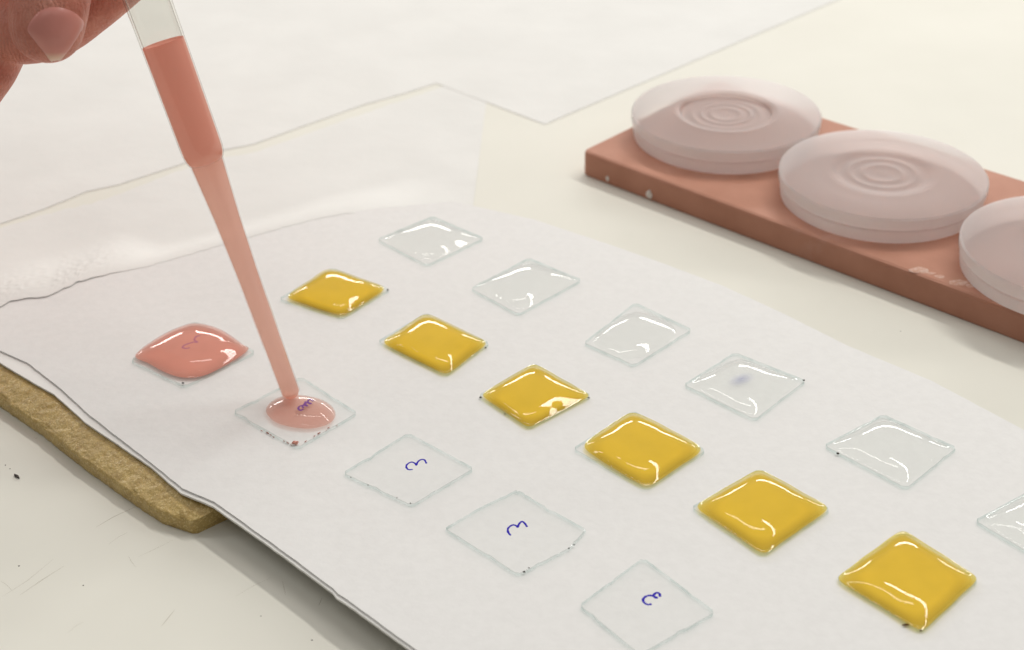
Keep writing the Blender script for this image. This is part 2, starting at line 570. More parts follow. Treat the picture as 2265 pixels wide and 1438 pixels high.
GBC = GB + GC


def near_z(x, y, u, v):
    z = 0.07 + max(0, ripple(x + 50, y) * .7) * min(1, v * 8) * (1 if v < 1 else .1)
    wl = max(0.0, min(1.0, (-122 - x) / 22.0))           # only the left part laps over the board
    wl = wl * wl * (3 - 2 * wl)
    c0 = 0.40 * wl + 0.66 * (1 - wl)
    c = max(0.0, (v - c0) / (1 - c0))
    cl = c * c * (3 - 2 * c)
    cr = wl * min(1, c * 1.6) * (0.55 * noise.noise(Vector((x * .45, y * .9, 2))) + 0.35 * noise.noise(Vector((x * 1.3, y * 1.6, 5))))
    fade = max(0.0, min(1.0, (u - .86) / .13)); cl *= 1 - fade * fade * (3 - 2 * fade)
    z = z * (1 - cl) + cl * (8.6 + .25 * wl) + cr * (1 - c ** 4)
    return max(0.07, z)


o = sheet_grid('paper_sheet', GA, GBC, 150, 80, near_z, M_sheet, .06)
tag(o, 'white paper sheet with crumpled torn edge lapping over the far left board corner', 'paper sheet', 'white paper sheets lying on the bench')

# ------------------------------------------------------------------ golden strip carrying the board
BB = [(-198.55, 410.00, 0.00), (-173.58, 385.93, 0.00), (-152.40, 365.28, 0.00), (-135.89, 350.19, 0.00), (-119.77, 333.65, 0.00), (-102.26, 317.12, 0.00), (-93.49, 309.44, 0.00), (-86.28, 305.89, 0.00)]
BT = [(-202.46, 426.20, 7.00), (-176.68, 400.71, 7.00), (-155.24, 380.20, 7.00), (-141.82, 368.22, 7.00), (-121.44, 346.86, 7.00), (-99.37, 326.07, 7.00), (-88.71, 314.65, 7.00), (-80.48, 309.81, 7.00)]
cl = [((a[0] + b[0]) / 2, (a[1] + b[1]) / 2) for a, b in zip(BB, BT)]
A0, A1 = Vector(BB[0][:2]), Vector(BB[-1][:2])
ax = (A1 - A0).normalized()
nx = Vector((-ax.y, ax.x))          # towards under the board
LEN = (A1 - A0).length


def out_line(t):
    s = t * (len(BB) - 1); i = min(int(s), len(BB) - 2); f = s - i
    return Vector(BB[i][:2]).lerp(Vector(BB[i + 1][:2]), f)


prof = [(0.2, 0), (-.15, 1.0), (-.15, 3.9), (0.25, 4.5), (1.2, 4.95), (3.2, 5.65), (5.6, 6.4), (8, 6.95), (14, 7.1), (20, 6.9), (21, 4), (21, 0)]
prof2 = []
for i in range(len(prof) - 1):
    for k in range(4):
        f = k / 4
        prof2.append((prof[i][0] * (1 - f) + prof[i + 1][0] * f, prof[i][1] * (1 - f) + prof[i + 1][1] * f))
prof2.append(prof[-1])
vs, fs = [], []
NS = 170
for s in range(NS + 1):
    t = s / NS
    c = out_line(t)
    endd = (1 - t) * LEN
    for (a, z) in prof2:
        q = c + nx * a
        # rounded, slightly ragged end
        if endd < 9:
            k = 1 - endd / 9
            q -= ax * 0
            zz = z * (1 - 0.04 * k * k)
        else:
            zz = z
        ext = 1.5 + 3.6 * math.sin(min(1, max(0, a + 1.5) / 11) * math.pi * .5) if s == NS else (1.2 + 2.4 * math.sin(min(1, max(0, a + 1.5) / 11) * math.pi * .5) if s == NS - 1 else 0)
        q = q + ax * ext
        if endd < 3:
            kk = 1 - endd / 3
            q += nx * 1.5 * (1 - math.sqrt(max(0, 1 - kk * kk))) * max(0, 1 - (a + .3) / 10)
        nz = Vector((q.x * .5, q.y * .5, z * .6))
        d = 0.28 * noise.noise(nz) + 0.16 * noise.noise(nz * 3.1)
        vs.append(V((q.x - nx.x * d, q.y - nx.y * d, max(0, zz + (d if 0 < a < 19 and z > 3 else 0)))))
K = len(prof2)
for s in range(NS):
    for k in range(K - 1):
        a = s * K + k
        fs.append((a, a + 1, a + 1 + K, a + K))
    fs.append((s * K, (s + 1) * K, (s + 1) * K + K - 1, s * K + K - 1))
fs.append(tuple(range(K))); fs.append(tuple(NS * K + k for k in range(K)))
o = link_mesh('support_strip', vs, fs, M_gold, smooth=True)
tag(o, 'rough golden brown strip under the left edge of the white board', 'strip')

# ------------------------------------------------------------------ card board and the paper on it
EDGE = [(-180.73, 405.22, 8.00), (-154.32, 377.63, 8.00), (-141.11, 366.24, 8.00), (-133.58, 360.10, 8.00), (-120.94, 345.44, 8.00), (-98.96, 324.74, 8.00), (-88.21, 312.59, 8.00), (-78.66, 306.62, 8.00), (-61.94, 290.25, 8.00), (-44.39, 272.52, 8.00), (-43.36, 270.74, 8.00), (-40.90, 268.61, 8.00), (-24.89, 252.70, 8.00), (2.97, 224.39, 8.00)] + [(62, 160, 8.0)]
EDGE_IN = [(-179.21, 409.89, 8.50), (-155.94, 383.71, 8.50), (-145.78, 376.58, 8.50), (-132.02, 362.12, 8.50), (-120.18, 348.03, 8.50), (-99.16, 326.11, 8.50), (-87.89, 313.87, 8.50), (-78.56, 307.87, 8.50), (-61.67, 291.22, 8.50), (-44.22, 273.41, 8.50), (-42.96, 271.61, 8.50), (-40.49, 269.31, 8.50), (-24.47, 253.19, 8.50), (3.94, 224.41, 8.50)] + [(62.6, 161, 8.5)]
FAR = [(-20.64, 478.10, 8.50), (-49.45, 473.25, 8.50), (-63.51, 468.94, 8.50), (-77.13, 462.66, 8.50), (-100.25, 449.04, 8.50), (-120.77, 435.65, 8.50), (-134.43, 429.16, 8.50), (-148.61, 420.22, 8.50), (-163.81, 411.59, 8.50), (-180.36, 404.39, 8.50)]
RIGHT = [(262, 208, 8.5)] + [(177.41, 291.34, 8.50), (140.50, 333.11, 8.50), (121.18, 358.10, 8.50), (100.77, 377.82, 8.50), (84.36, 397.29, 8.50), (67.99, 414.70, 8.50), (49.41, 430.85, 8.50), (32.31, 444.64, 8.50), (8.18, 463.05, 8.50)]
NEAR_R = [RIGHT[0]]


def board_slab(name, left, right, far, z0, z1, m, dx=0.0):
    poly = [Vector(p) for p in left] + [Vector(p) for p in right] + [Vector(p) for p in far[:-1]]
    pts = []
    n = len(poly)
    for i in range(n):
        a, b = poly[i], poly[(i + 1) % n]
        ln = (b - a).length
        sg = max(1, int(ln / 1.2))
        nn = Vector((-(b - a).y, (b - a).x, 0)).normalized()
        for k in range(sg):
            q = a.lerp(b, k / sg)
            q = q + nn * (0.12 * noise.noise(Vector((q.x * .3, q.y * .3, z1))) + .03 * random.uniform(-1, 1))
            pts.append(q)
    k = len(pts)
    top = [V((q.x, q.y, z1)) for q in pts]
    bot = [V((q.x, q.y, z0)) for q in pts]
    faces = [tuple(range(k)), tuple(range(2 * k - 1, k - 1, -1))]
    faces += [(i, (i + 1) % k, k + (i + 1) % k, k + i) for i in range(k)]
    o = link_mesh(name, top + bot, faces, m)
    return o


o = board_slab('card_board', EDGE, RIGHT, FAR, 7.35, 7.95, M_board)
tag(o, 'white card board resting on the golden strip, under the paper with the glass squares', 'board')
o = board_slab('cover_paper', EDGE_IN, RIGHT, FAR, 7.975, 8.5, M_paper)
tag(o, 'white paper on the card board carrying the rows of glass squares', 'paper')

far = [Vector((q[0], q[1], .4)) + Vector((-483, 507, 0)) for q in (FC[-1], FA[0])]
o = board_slab('paper_sheet', FA, FC, far + [Vector((0, 0, 0))], 0.13, 0.20, M_sheet)
tag(o, 'large white paper sheet at the back, edge along the beige gap, corner towards the tile', 'paper sheet', 'white paper sheets lying on the bench')

# ------------------------------------------------------------------ glass squares
ZT = 9.5
PLATES = {
 'Y1': [(-74.48, 410.12, 9.50), (-59.14, 429.76, 9.50), (-38.98, 414.84, 9.50), (-52.91, 397.74, 9.50)],
 'Y2': [(-41.10, 383.62, 9.50), (-26.90, 399.82, 9.50), (-6.73, 381.42, 9.50), (-19.66, 364.07, 9.50)],
 'Y3': [(-10.15, 353.47, 9.50), (6.29, 369.98, 9.50), (22.46, 352.41, 9.50), (4.18, 337.04, 9.50)],
 'Y4': [(15.79, 327.21, 9.50), (33.63, 344.62, 9.50), (52.06, 325.28, 9.50), (34.47, 308.79, 9.50)],
 'Y5': [(44.95, 300.98, 9.50), (65.10, 316.82, 9.50), (80.80, 299.02, 9.50), (60.80, 281.62, 9.50)],
 'Y6': [(76.63, 272.73, 9.50), (97.19, 290.45, 9.50), (111.01, 271.47, 9.50), (92.97, 253.97, 9.50)],
 'C1': [(-45.66, 448.99, 9.50), (-27.10, 465.25, 9.50), (-8.78, 448.23, 9.50), (-27.79, 430.12, 9.50)],
 'C2': [(-13.23, 414.49, 9.50), (6.05, 434.07, 9.50), (23.04, 418.69, 9.50), (2.11, 397.71, 9.50)],
 'C3': [(21.43, 380.72, 9.50), (38.99, 403.83, 9.50), (55.22, 387.06, 9.50), (35.69, 367.54, 9.50)],
 'C4': [(49.10, 357.10, 9.50), (66.29, 373.90, 9.50), (84.92, 358.03, 9.50), (67.18, 338.95, 9.50)],
 'C5': [(83.87, 326.57, 9.50), (103.19, 340.65, 9.50), (119.76, 324.44, 9.50), (101.87, 307.00, 9.50)],
 'C6': [(115.87, 293.66, 9.50), (136.73, 307.49, 9.50), (151.67, 291.21, 9.50), (130.71, 274.03, 9.50)],
 'P1': [(-114.58, 375.50, 9.50), (-98.85, 397.46, 9.50), (-77.16, 378.99, 9.50), (-95.61, 360.87, 9.50)],
 'P2': [(-79.83, 347.78, 9.50), (-62.12, 364.99, 9.50), (-43.93, 345.97, 9.50), (-59.21, 329.71, 9.50)],
 'E3': [(-45.97, 318.17, 9.50), (-29.25, 335.94, 9.50), (-10.66, 319.10, 9.50), (-26.83, 303.61, 9.50)],
 'E4': [(-18.03, 294.26, 9.50), (-9.30, 302.36, 9.50), (0.10, 309.23, 9.50), (1.51, 308.81, 9.50), (5.89, 304.15, 9.50), (17.82, 292.88, 9.50), (13.52, 285.84, 9.50), (0.38, 276.12, 9.50)],
 'E5': [(14.56, 265.17, 9.50), (31.25, 281.77, 9.50), (46.63, 261.84, 9.50), (27.59, 248.21, 9.50)],
}
PLABEL = {
 'Y1': 'clear glass square under the yellow drop at the far end of the yellow row',
 'Y2': 'clear glass square under the second yellow drop from the far end',
 'Y3': 'clear glass square with dark specks at both side corners under a yellow drop',
 'Y4': 'clear glass square under the fourth yellow drop from the far end',
 'Y5': 'clear glass square under the yellow drop next to the nearest one',
 'Y6': 'clear glass square with brown residue on its front edge under the nearest yellow drop',
 'C1': 'clear glass square under the farthest colourless drop',
 'C2': 'clear glass square under the second colourless drop from the far end',
 'C3': 'clear glass square under the rounded colourless drop with bare corners',
 'C4': 'clear glass square with a blurred blue ink spot under a colourless drop',
 'C5': 'clear glass square with a dark speck at its left corner under a colourless drop',
 'C6': 'clear glass square under the colourless drop cut by the right picture edge',
 'P1': 'clear glass square completely covered by the large pink drop',
 'P2': 'clear glass square holding the small pink puddle under the pipette tip',
 'E3': 'dry glass square marked with a blue 3, next to the pink puddle',
 'E4': 'chipped dry glass square marked with a blue 3, between the other two dry ones',
 'E5': 'dry glass square marked with a blue 3, nearest to the bottom edge',
}


def make_plate(key, corners, chip):
    rnd = random.Random(hash_key(key))
    C4 = [Vector(c[:2]) for c in corners]
    NE = len(C4)
    cen = sum(C4, Vector((0, 0))) / NE
    pts = []
    SEG = 22 if NE == 4 else 12
    for e in range(NE):
        a, b = C4[e], C4[(e + 1) % NE]
        d = (b - a); nn = Vector((-d.y, d.x)).normalized()
        if nn.dot((a + b) / 2 - cen) < 0: nn = -nn
        ph = rnd.uniform(0, 60)
        c0, cw, cd = rnd.uniform(.15, .85), rnd.uniform(.04, .10), rnd.uniform(.2, .7) * chip
        rr = 0.045
        for k in range(SEG):
            t = rr + (1 - 2 * rr) * k / (SEG - 1)
            q = a.lerp(b, t)
            j = 0.15 * noise.noise(Vector((t * 6 + ph, 1, 0))) + 0.03 * noise.noise(Vector((t * 30 + ph, 7, 0)))
            j *= chip
            j -= cd * max(0, 1 - abs(t - c0) / cw)
            q = q + nn * j
            pts.append(q)
    n = len(pts)
    z0 = 8.53
    rings = []
    for (z, ins) in ((z0, .06), (z0 + .12, 0.0), (9.36, 0.0 ), (ZT, 0.14)):
        ring = []
        for q in pts:
            w = q + (cen - q).normalized() * (ins * (1 + 0.2 * rnd.random() * chip))
            ring.append(V((w.x, w.y, z)))
        rings.append(ring)
    vs = [v for r in rings for v in r]
    fs, fm = [], []
    fs.append(tuple(range(n - 1, -1, -1))); fm.append(0)
    for r in range(3):
        for i in range(n):
            fs.append((r * n + i, r * n + (i + 1) % n, (r + 1) * n + (i + 1) % n, (r + 1) * n + i)); fm.append(2 if r == 2 else 1)
    fs.append(tuple(3 * n + i for i in range(n))); fm.append(0)
    o = link_mesh('glass_square', vs, fs, [M_glass, M_edge, M_bevel], fmats=fm)
    return o


def hash_key(k):
    return sum(ord(c) * (31 ** i) for i, c in enumerate(k))


plates = {}
for key, cs in PLATES.items():
    o = make_plate(key, cs, 0.9 if key in ('E4', 'P2', 'E3') else 0.6)
    tag(o, PLABEL[key], 'glass square', 'glass squares on the white board')
    plates[key] = o

# handwritten marks


def catmull(pts, sub=8, closed=False):
    P = [Vector(p) for p in pts]
    n = len(P)
    out = []
    rng = range(n if closed else n - 1)
    for i in rng:
        if closed:
            a, b, c, d = P[(i - 1) % n], P[i], P[(i + 1) % n], P[(i + 2) % n]
        else:
            a, b, c, d = P[max(i - 1, 0)], P[i], P[i + 1], P[min(i + 2, n - 1)]
        for k in range(sub):
            t = k / sub
            out.append(0.5 * ((2 * b) + (c - a) * t + (2 * a - 5 * b + 4 * c - d) * t * t + (3 * b - a - 3 * c + d) * t ** 3))
    if not closed: out.append(P[-1])
    return out


def stroke(name, pts, wd, m, parent, z=ZT):
    """an ink line: a thin raised ribbon with a rounded top"""
    P = catmull(pts, 6)
    vs, fs = [], []
    n = len(P)
    for i, q in enumerate(P):
        d = P[min(i + 1, n - 1)] - P[max(i - 1, 0)]
        d = Vector((d.x, d.y)).normalized()
        nn = Vector((-d.y, d.x))
        ww = wd * (0.75 + 0.35 * noise.noise(Vector((i * .35, wd, 3)))) * (0.55 if i in (0, n - 1) else 1)
        vs += [V((q.x + nn.x * ww, q.y + nn.y * ww, z + .004)), V((q.x, q.y, z + .018)), V((q.x - nn.x * ww, q.y - nn.y * ww, z + .004))]
    for i in range(n - 1):
        a = i * 3
        fs += [(a, a + 3, a + 4, a + 1), (a + 1, a + 4, a + 5, a + 2)]
    return link_mesh(name, vs, fs, m, parent)


stroke('ink_numeral', [(-23.73, 322.72, 8.53), (-24.28, 324.27, 8.53), (-24.97, 324.60, 8.53), (-25.73, 324.15, 8.53), (-26.27, 323.03, 8.53), (-26.42, 322.07, 8.53), (-26.84, 322.89, 8.53), (-27.65, 323.48, 8.53), (-28.49, 323.10, 8.53), (-29.12, 321.99, 8.53), (-28.97, 320.89, 8.53), (-28.35, 320.15, 8.53), (-27.30, 320.28, 8.53)], .33, M_ink, plates['E3'], 8.503)
stroke('ink_numeral', [(2.90, 295.29, 8.53), (2.39, 296.60, 8.53), (1.75, 297.45, 8.53), (1.16, 297.08, 8.53), (0.74, 296.16, 8.53), (0.54, 295.27, 8.53), (0.14, 295.82, 8.53), (-0.56, 296.20, 8.53), (-1.33, 295.77, 8.53), (-1.98, 294.70, 8.53), (-1.88, 293.23, 8.53), (-1.25, 292.05, 8.53)], .36, M_ink, plates['E4'], 8.503)
stroke('ink_numeral', [(34.14, 268.39, 8.53), (34.12, 269.34, 8.53), (33.73, 269.83, 8.53), (33.18, 269.69, 8.53), (32.69, 269.06, 8.53), (32.83, 268.27, 8.53), (33.46, 268.09, 8.53), (32.13, 268.84, 8.53), (31.37, 268.86, 8.53), (30.46, 268.33, 8.53), (29.99, 267.39, 8.53), (30.20, 266.44, 8.53), (31.04, 265.72, 8.53), (31.87, 266.01, 8.53)], .40, M_ink, plates['E5'], 8.503)
stroke('ink_mark', [(-57.17, 351.78, 9.50), (-58.05, 352.72, 9.50), (-58.75, 352.06, 9.50), (-58.37, 350.91, 9.50), (-57.57, 350.66, 9.50), (-58.92, 351.16, 9.50), (-59.34, 350.27, 9.50), (-58.62, 349.57, 9.50), (-59.80, 349.83, 9.50), (-60.79, 349.41, 9.50), (-61.05, 348.30, 9.50), (-60.30, 347.38, 9.50), (-59.61, 348.03, 9.50)], .38, M_inkp, plates['P2'], ZT + .03)
stroke('ink_mark', [(-59.38, 351.85, 9.50), (-59.51, 350.73, 9.50), (-60.01, 349.39, 9.50), (-59.53, 348.48, 9.50)], .34, M_inkp, plates['P2'], ZT + .031)
stroke('ink_mark', [(-95.67, 388.60, 9.50), (-96.79, 387.85, 9.50), (-97.04, 386.05, 9.50), (-95.85, 384.72, 9.50), (-97.09, 384.76, 9.50), (-98.34, 384.03, 9.50), (-99.54, 383.05, 9.50), (-99.87, 381.78, 9.50), (-98.68, 381.23, 9.50), (-97.66, 381.71, 9.50)], .4, M_inkf, plates['P1'], ZT + .03)

# dissolved ink spot in the fourth colourless square
sc = [(66.25, 359.26, 9.56), (62.47, 358.44, 9.56), (70.04, 360.08, 9.56), (66.78, 363.04, 9.56), (65.66, 355.07, 9.56)]
cx, cy = sc[0][0], sc[0][1]
ux, uy = (sc[2][0] - sc[1][0]) / 2, (sc[2][1] - sc[1][1]) / 2
wx, wy = (sc[3][0] - sc[4][0]) / 2, (sc[3][1] - sc[4][1]) / 2
vs, fs, at = [V((cx, cy, 9.53))], [], [0.36]
for r in range(1, 9):
    for a in range(28):
        an = a / 28 * 2 * math.pi
        rr = r / 8 * (1 + .18 * math.sin(2 * an + 1))
        vs.append(V((cx + rr * (ux * math.cos(an) + wx * math.sin(an)), cy + rr * (uy * math.cos(an) + wy * math.sin(an)), 9.53)))
        at.append(0.36 * (1 - r / 8) ** 1.2)
for a in range(28):
    fs.append((0, 1 + a, 1 + (a + 1) % 28))
for r in range(7):
    for a in range(28):
        b = 1 + r * 28
        fs.append((b + a, b + 28 + a, b + 28 + (a + 1) % 28, b + (a + 1) % 28))
o = link_mesh('ink_mark', vs, fs, M_inks, plates['C4'])
set_attr(o, 'depth', at)

# debris specks at plate edges
SPK = [('Y1', [(-39.76, 415.15, 9.00)], .42, (1, .8, .8), M_debris), ('Y2', [(-8.10, 379.46, 9.00)], .38, (1, .6, .8), M_debris),
       ('Y3', [(-9.38, 353.02, 9.00)], .45, (1.1, .7, .7), M_debris), ('Y3', [(21.53, 351.80, 9.00)], .35, (1.4, .5, .7), M_debris),
       ('Y3', [(-2.43, 344.99, 8.80)], .32, (.6, 1.5, .7), M_debris),
       ('Y6', [(90.05, 256.82, 9.00)], .42, (2.6, .8, .7), M_brown), ('Y6', [(93.06, 254.95, 9.00)], .38, (1, .8, .8), M_brown),
       ('C4', [(84.21, 358.36, 9.30)], .40, (1.2, .6, .7), M_debris), ('C5', [(87.13, 322.98, 9.20)], .50, (1, .8, .8), M_debris),
       ('P1', [(-96.43, 362.99, 9.20)], .40, (1.2, .7, .7), M_debris),
       ('E3', [(-43.53, 316.19, 9.30)], .22, (1, .8, .8), M_debris), ('E3', [(-38.72, 312.74, 9.30)], .22, (1, .8, .8), M_debris),
       ('E3', [(-30.78, 307.16, 9.30)], .20, (1, .8, .8), M_debris), ('E3', [(-27.13, 304.81, 9.30)], .24, (1, .8, .8), M_debris),
       ('E4', [(1.82, 277.41, 9.20)], .40, (1, .8, .8), M_debris), ('E4', [(3.06, 278.75, 9.30)], .26, (1, .8, .8), M_debris),
       ('E4', [(13.07, 285.74, 9.30)], .30, (1, .8, .8), M_debris), ('E4', [(14.48, 287.08, 9.30)], .22, (1.4, .6, .8), M_debris)]
for k, (key, c, r, sq, m) in enumerate(SPK):
    blob('debris_speck', c[0], r * .8, m, plates[key], sq, seed=k * 3.1)

# ------------------------------------------------------------------ liquid lying on the squares


def drop(name, ring, H, k, mexp, m, dmin, dmax, dk=1.0, z=ZT, uv=None, bumpy=0.0, seed=0):
    """ring: closed outline (mm) -> domed puddle: clear surface over a flat pigmented layer.
    uv: for drops that fill a square, the outline in the square's own coordinates (-1..1)"""
    n = len(ring)
    cen = sum(ring, Vector((0, 0))) / n
    avg = sum((q - cen).length for q in ring) / n

    def level(i, s):
        if uv:
            u, v = uv[i][0] * s, uv[i][1] * s
            return max(0.0, (1 - abs(u) ** k) * (1 - abs(v) ** k)) ** mexp * (1 - s ** 14)
        return max(0.0, 1 - s ** k) ** mexp

    def place(i, s):
        d = ring[i] - cen
        if uv:
            return cen + d * s
        rd = (1 - s * s) ** 2
        return cen + (d * (1 - rd) + d.normalized() * avg * .95 * rd) * s

    NR = 34
    vs, fs, at = [V((cen.x, cen.y, z + .03 + H))], [], [dmax]
    for r in range(1, NR + 1):
        s = (r / NR) ** 0.75
        for i in range(n):
            w = place(i, s)
            hh = H * level(i, s)
            if bumpy:
                hh *= 1 + bumpy * noise.noise(Vector((w.x * .12 + seed, w.y * .12, seed)))
            vs.append(V((w.x, w.y, z + .03 + hh)))
            at.append(0.0)
    for i in range(n):
        fs.append((0, 1 + i, 1 + (i + 1) % n))
    for r in range(NR - 1):
        b = 1 + r * n
        for i in range(n):
            fs.append((b + i, b + n + i, b + n + (i + 1) % n, b + (i + 1) % n))
    fm = [0] * len(fs)
    last = 1 + (NR - 1) * n
    # the pigmented layer the viewer sees through the clear surface
    c0 = len(vs)
    vs.append(V((cen.x, cen.y, z + .02))); at.append(dmax)
    NB = 20
    for r in range(1, NB + 1):
        s = (r / NB) ** 0.6
        for i in range(n):
            w = place(i, s)
            w = cen + (w - cen) * .999
            vs.append(V((w.x, w.y, z + .02)))
            at.append(dmin + (dmax - dmin) * min(1, level(i, s) * 1.35) ** dk)
    for i in range(n):
        fs.append((c0, c0 + 1 + i, c0 + 1 + (i + 1) % n)); fm.append(1)
    for r in range(NB - 1):
        b = c0 + 1 + r * n
        for i in range(n):
            fs.append((b + i, b + n + i, b + n + (i + 1) % n, b + (i + 1) % n)); fm.append(1)
    lb = c0 + 1 + (NB - 1) * n
    for i in range(n):
        fs.append((last + i, lb + i, lb + (i + 1) % n, last + (i + 1) % n)); fm.append(0)
    o = link_mesh(name, vs, fs, [M_surface, m], smooth=True, fmats=fm, sharp=75)
    set_attr(o, 'depth', at)
    return o


def quad_ring(cs, p, n=144, jit=0.012, seed=0):
    Lc, Tc, Rc, Bc = [Vector(c[:2]) for c in cs]
    out, uv = [], []
    for i in range(n):
        a = 2 * math.pi * i / n
        c, s = math.cos(a), math.sin(a)
        r = (abs(c) ** p + abs(s) ** p) ** (-1 / p)
        uv.append((c * r, s * r))
        r *= 1 + jit * noise.noise(Vector((c * 2.2 + seed, s * 2.2, seed * .7)))
        u, v = (c * r + 1) / 2, (s * r + 1) / 2
        out.append(Lc * (1 - u) * (1 - v) + Tc * (1 - u) * v + Rc * u * v + Bc * u * (1 - v))
    return out, uv


YD = [
 ([(-72.37, 410.61, 9.50), (-60.01, 429.49, 9.50), (-39.89, 415.45, 9.50), (-52.96, 398.29, 9.50)], 'yellow drop at the far end of the yellow row, behind the pipette tip'),
 ([(-39.53, 382.80, 9.50), (-26.59, 399.27, 9.50), (-7.42, 381.70, 9.50), (-19.66, 364.31, 9.50)], 'second yellow drop from the far end of the yellow row'),
 ([(-9.25, 353.67, 9.50), (6.28, 369.49, 9.50), (21.93, 352.20, 9.50), (4.19, 337.25, 9.50)], 'third yellow drop from the far end, dark specks at both its side corners'),
 ([(17.91, 327.76, 9.50), (33.61, 344.40, 9.50), (51.64, 325.91, 9.50), (34.51, 309.17, 9.50)], 'fourth yellow drop from the far end, bare glass showing at its left corner'),
 ([(46.12, 301.13, 9.50), (65.04, 316.43, 9.50), (80.41, 299.40, 9.50), (60.85, 281.96, 9.50)], 'yellow drop next to the nearest one, third from the near end of squares with 3'),
 ([(76.85, 272.73, 9.50), (97.00, 290.11, 9.50), (110.88, 271.80, 9.50), (92.93, 254.27, 9.50)], 'nearest and largest yellow drop, brown residue on its front edge'),
]
YD[4] = (YD[4][0], 'yellow drop just behind the nearest yellow drop')
for k, (cs, lab) in enumerate(YD):
    cc = sum((Vector(c[:2]) for c in cs), Vector((0, 0))) / 4
    cs = [cc + (Vector(c[:2]) - cc) * 1.025 for c in cs]
    rg, uv = quad_ring(cs, (7, 9, 13, 8, 11, 13)[k], seed=k * 5.3 + 1, jit=.022)
    o = drop('yellow_drop', rg, 2.35 + .25 * math.sin(k * 2.1), 3.8, .95, M_yellow, .16, .97, .7, uv=uv, bumpy=.04, seed=k)
    tag(o, lab, 'liquid drop', 'yellow liquid drops on glass squares')

CD = [
 ([(-44.91, 449.29, 9.50), (-27.53, 463.90, 9.50), (-9.70, 448.26, 9.50), (-27.84, 431.34, 9.50)], 6, 'farthest colourless drop in the row beside the red brown tile'),
 ([(-13.24, 415.35, 9.50), (6.00, 431.61, 9.50), (22.45, 418.71, 9.50), (2.41, 399.06, 9.50)], 6, 'second colourless drop from the far end'),
 ([(21.84, 380.71, 9.50), (38.35, 401.09, 9.50), (53.45, 386.08, 9.50), (35.47, 368.03, 9.50)], 3.2, 'rounded colourless drop leaving the corners of its glass square bare'),
 ([(49.75, 357.08, 9.50), (66.82, 370.91, 9.50), (83.71, 357.84, 9.50), (66.90, 339.61, 9.50)], 8, 'colourless drop with a blurred blue spot in it'),
 ([(84.57, 326.34, 9.50), (102.70, 339.57, 9.50), (118.93, 324.05, 9.50), (101.85, 307.95, 9.50)], 8, 'colourless drop with a dark speck at its left corner'),
 ([(116.44, 293.64, 9.50), (136.27, 305.98, 9.50), (150.77, 291.23, 9.50), (130.81, 275.01, 9.50)], 8, 'colourless drop cut off by the right picture edge'),
]
for k, (cs, p, lab) in enumerate(CD):
    rg, uv = quad_ring(cs, p, seed=k * 3.7 + 40, jit=.025)
    o = drop('clear_drop', rg, 2.1 + .2 * math.sin(k * 1.7), 3.8, .95, M_clear, .01, .07, .4, uv=uv if p > 4 else None, bumpy=.04, seed=k + 20)
    tag(o, lab, 'liquid drop', 'colourless liquid drops on glass squares')


def ring_of(pts, sub=14):
    return [Vector((q[0], q[1])) for q in catmull([Vector(p) for p in pts], sub, True)]


o = drop('pink_drop', ring_of([(-113.46, 377.95, 9.50), (-109.00, 387.23, 9.50), (-103.23, 393.60, 9.50), (-97.87, 395.81, 9.50), (-89.93, 391.81, 9.50), (-82.17, 383.48, 9.50), (-79.73, 379.83, 9.50), (-84.02, 372.99, 9.50), (-90.34, 366.40, 9.50), (-96.11, 365.15, 9.50), (-101.90, 367.74, 9.50), (-108.60, 373.32, 9.50)]),
         3.6, 2.6, .85, M_pink, .35, .93, .5, bumpy=.05, seed=60)
tag(o, 'large pink drop covering its whole glass square, left of the pipette', 'liquid drop', 'pink liquid drops on glass squares')
o = drop('pink_puddle', ring_of([(-70.21, 347.70, 9.50), (-68.78, 352.61, 9.50), (-64.43, 355.22, 9.50), (-57.80, 354.08, 9.50), (-52.81, 350.74, 9.50), (-50.29, 345.73, 9.50), (-51.37, 340.94, 9.50), (-56.17, 338.49, 9.50), (-61.93, 339.32, 9.50), (-67.22, 342.30, 9.50)]),
         2.6, 3.0, .80, M_pink, .12, .34, .6, bumpy=.05, seed=70)
tag(o, 'small pale pink puddle under the pipette tip', 'liquid drop', 'pink liquid drops on glass squares')
blob('pink_droplet', [(-60.16, 332.44, 9.20)][0], .75, M_brown, None, (1.2, .8, .6), 5)
bpy.data.objects['pink_droplet'].data.materials[0] = matte('pink_residue', (0.55, 0.2, 0.15), (0.6, 0.27, 0.2), 500, 0.3)[0]
tag(bpy.data.objects['pink_droplet'], 'tiny pink droplet on the front corner of the square under the pipette', 'droplet')

RS = [(-72.02, 339.82, 8.90), (-70.73, 338.70, 8.90), (-68.97, 337.79, 8.90), (-67.60, 336.89, 8.90), (-66.46, 335.79, 8.90), (-64.97, 334.90, 8.90), (-63.46, 333.80, 8.90), (-62.11, 332.91, 8.90), (-60.99, 331.83, 8.90), (-58.82, 332.39, 8.90), (-57.69, 333.41, 8.90), (-56.57, 334.64, 8.90), (-55.10, 336.08, 8.90), (-53.84, 337.32, 8.90), (-52.45, 338.56, 8.90), (-51.17, 339.60, 8.90), (-49.89, 340.86, 8.90)]
rs_m = matte('pink_residue_speck', (0.38, 0.10, 0.07), (0.5, 0.2, 0.15), 900, 0.3)[0]
for k, c in enumerate(RS):
    if random.random() < .3: continue
    o = blob('residue_speck', (c[0] + random.uniform(-.6, .6), c[1] + random.uniform(-.15, .15), c[2] - .1), random.uniform(.10, .30), rs_m, plates['P2'], (random.uniform(1.2, 2.6), .6, .6), seed=k * 2.3)
    o.rotation_euler.z = -.72 if k < 9 else .78

# ------------------------------------------------------------------ tile and frosted discs
TC = Vector((27.6, 515.6))
ta = Vector((0.7237, -0.6901)); tb = Vector((0.6901, 0.7237))


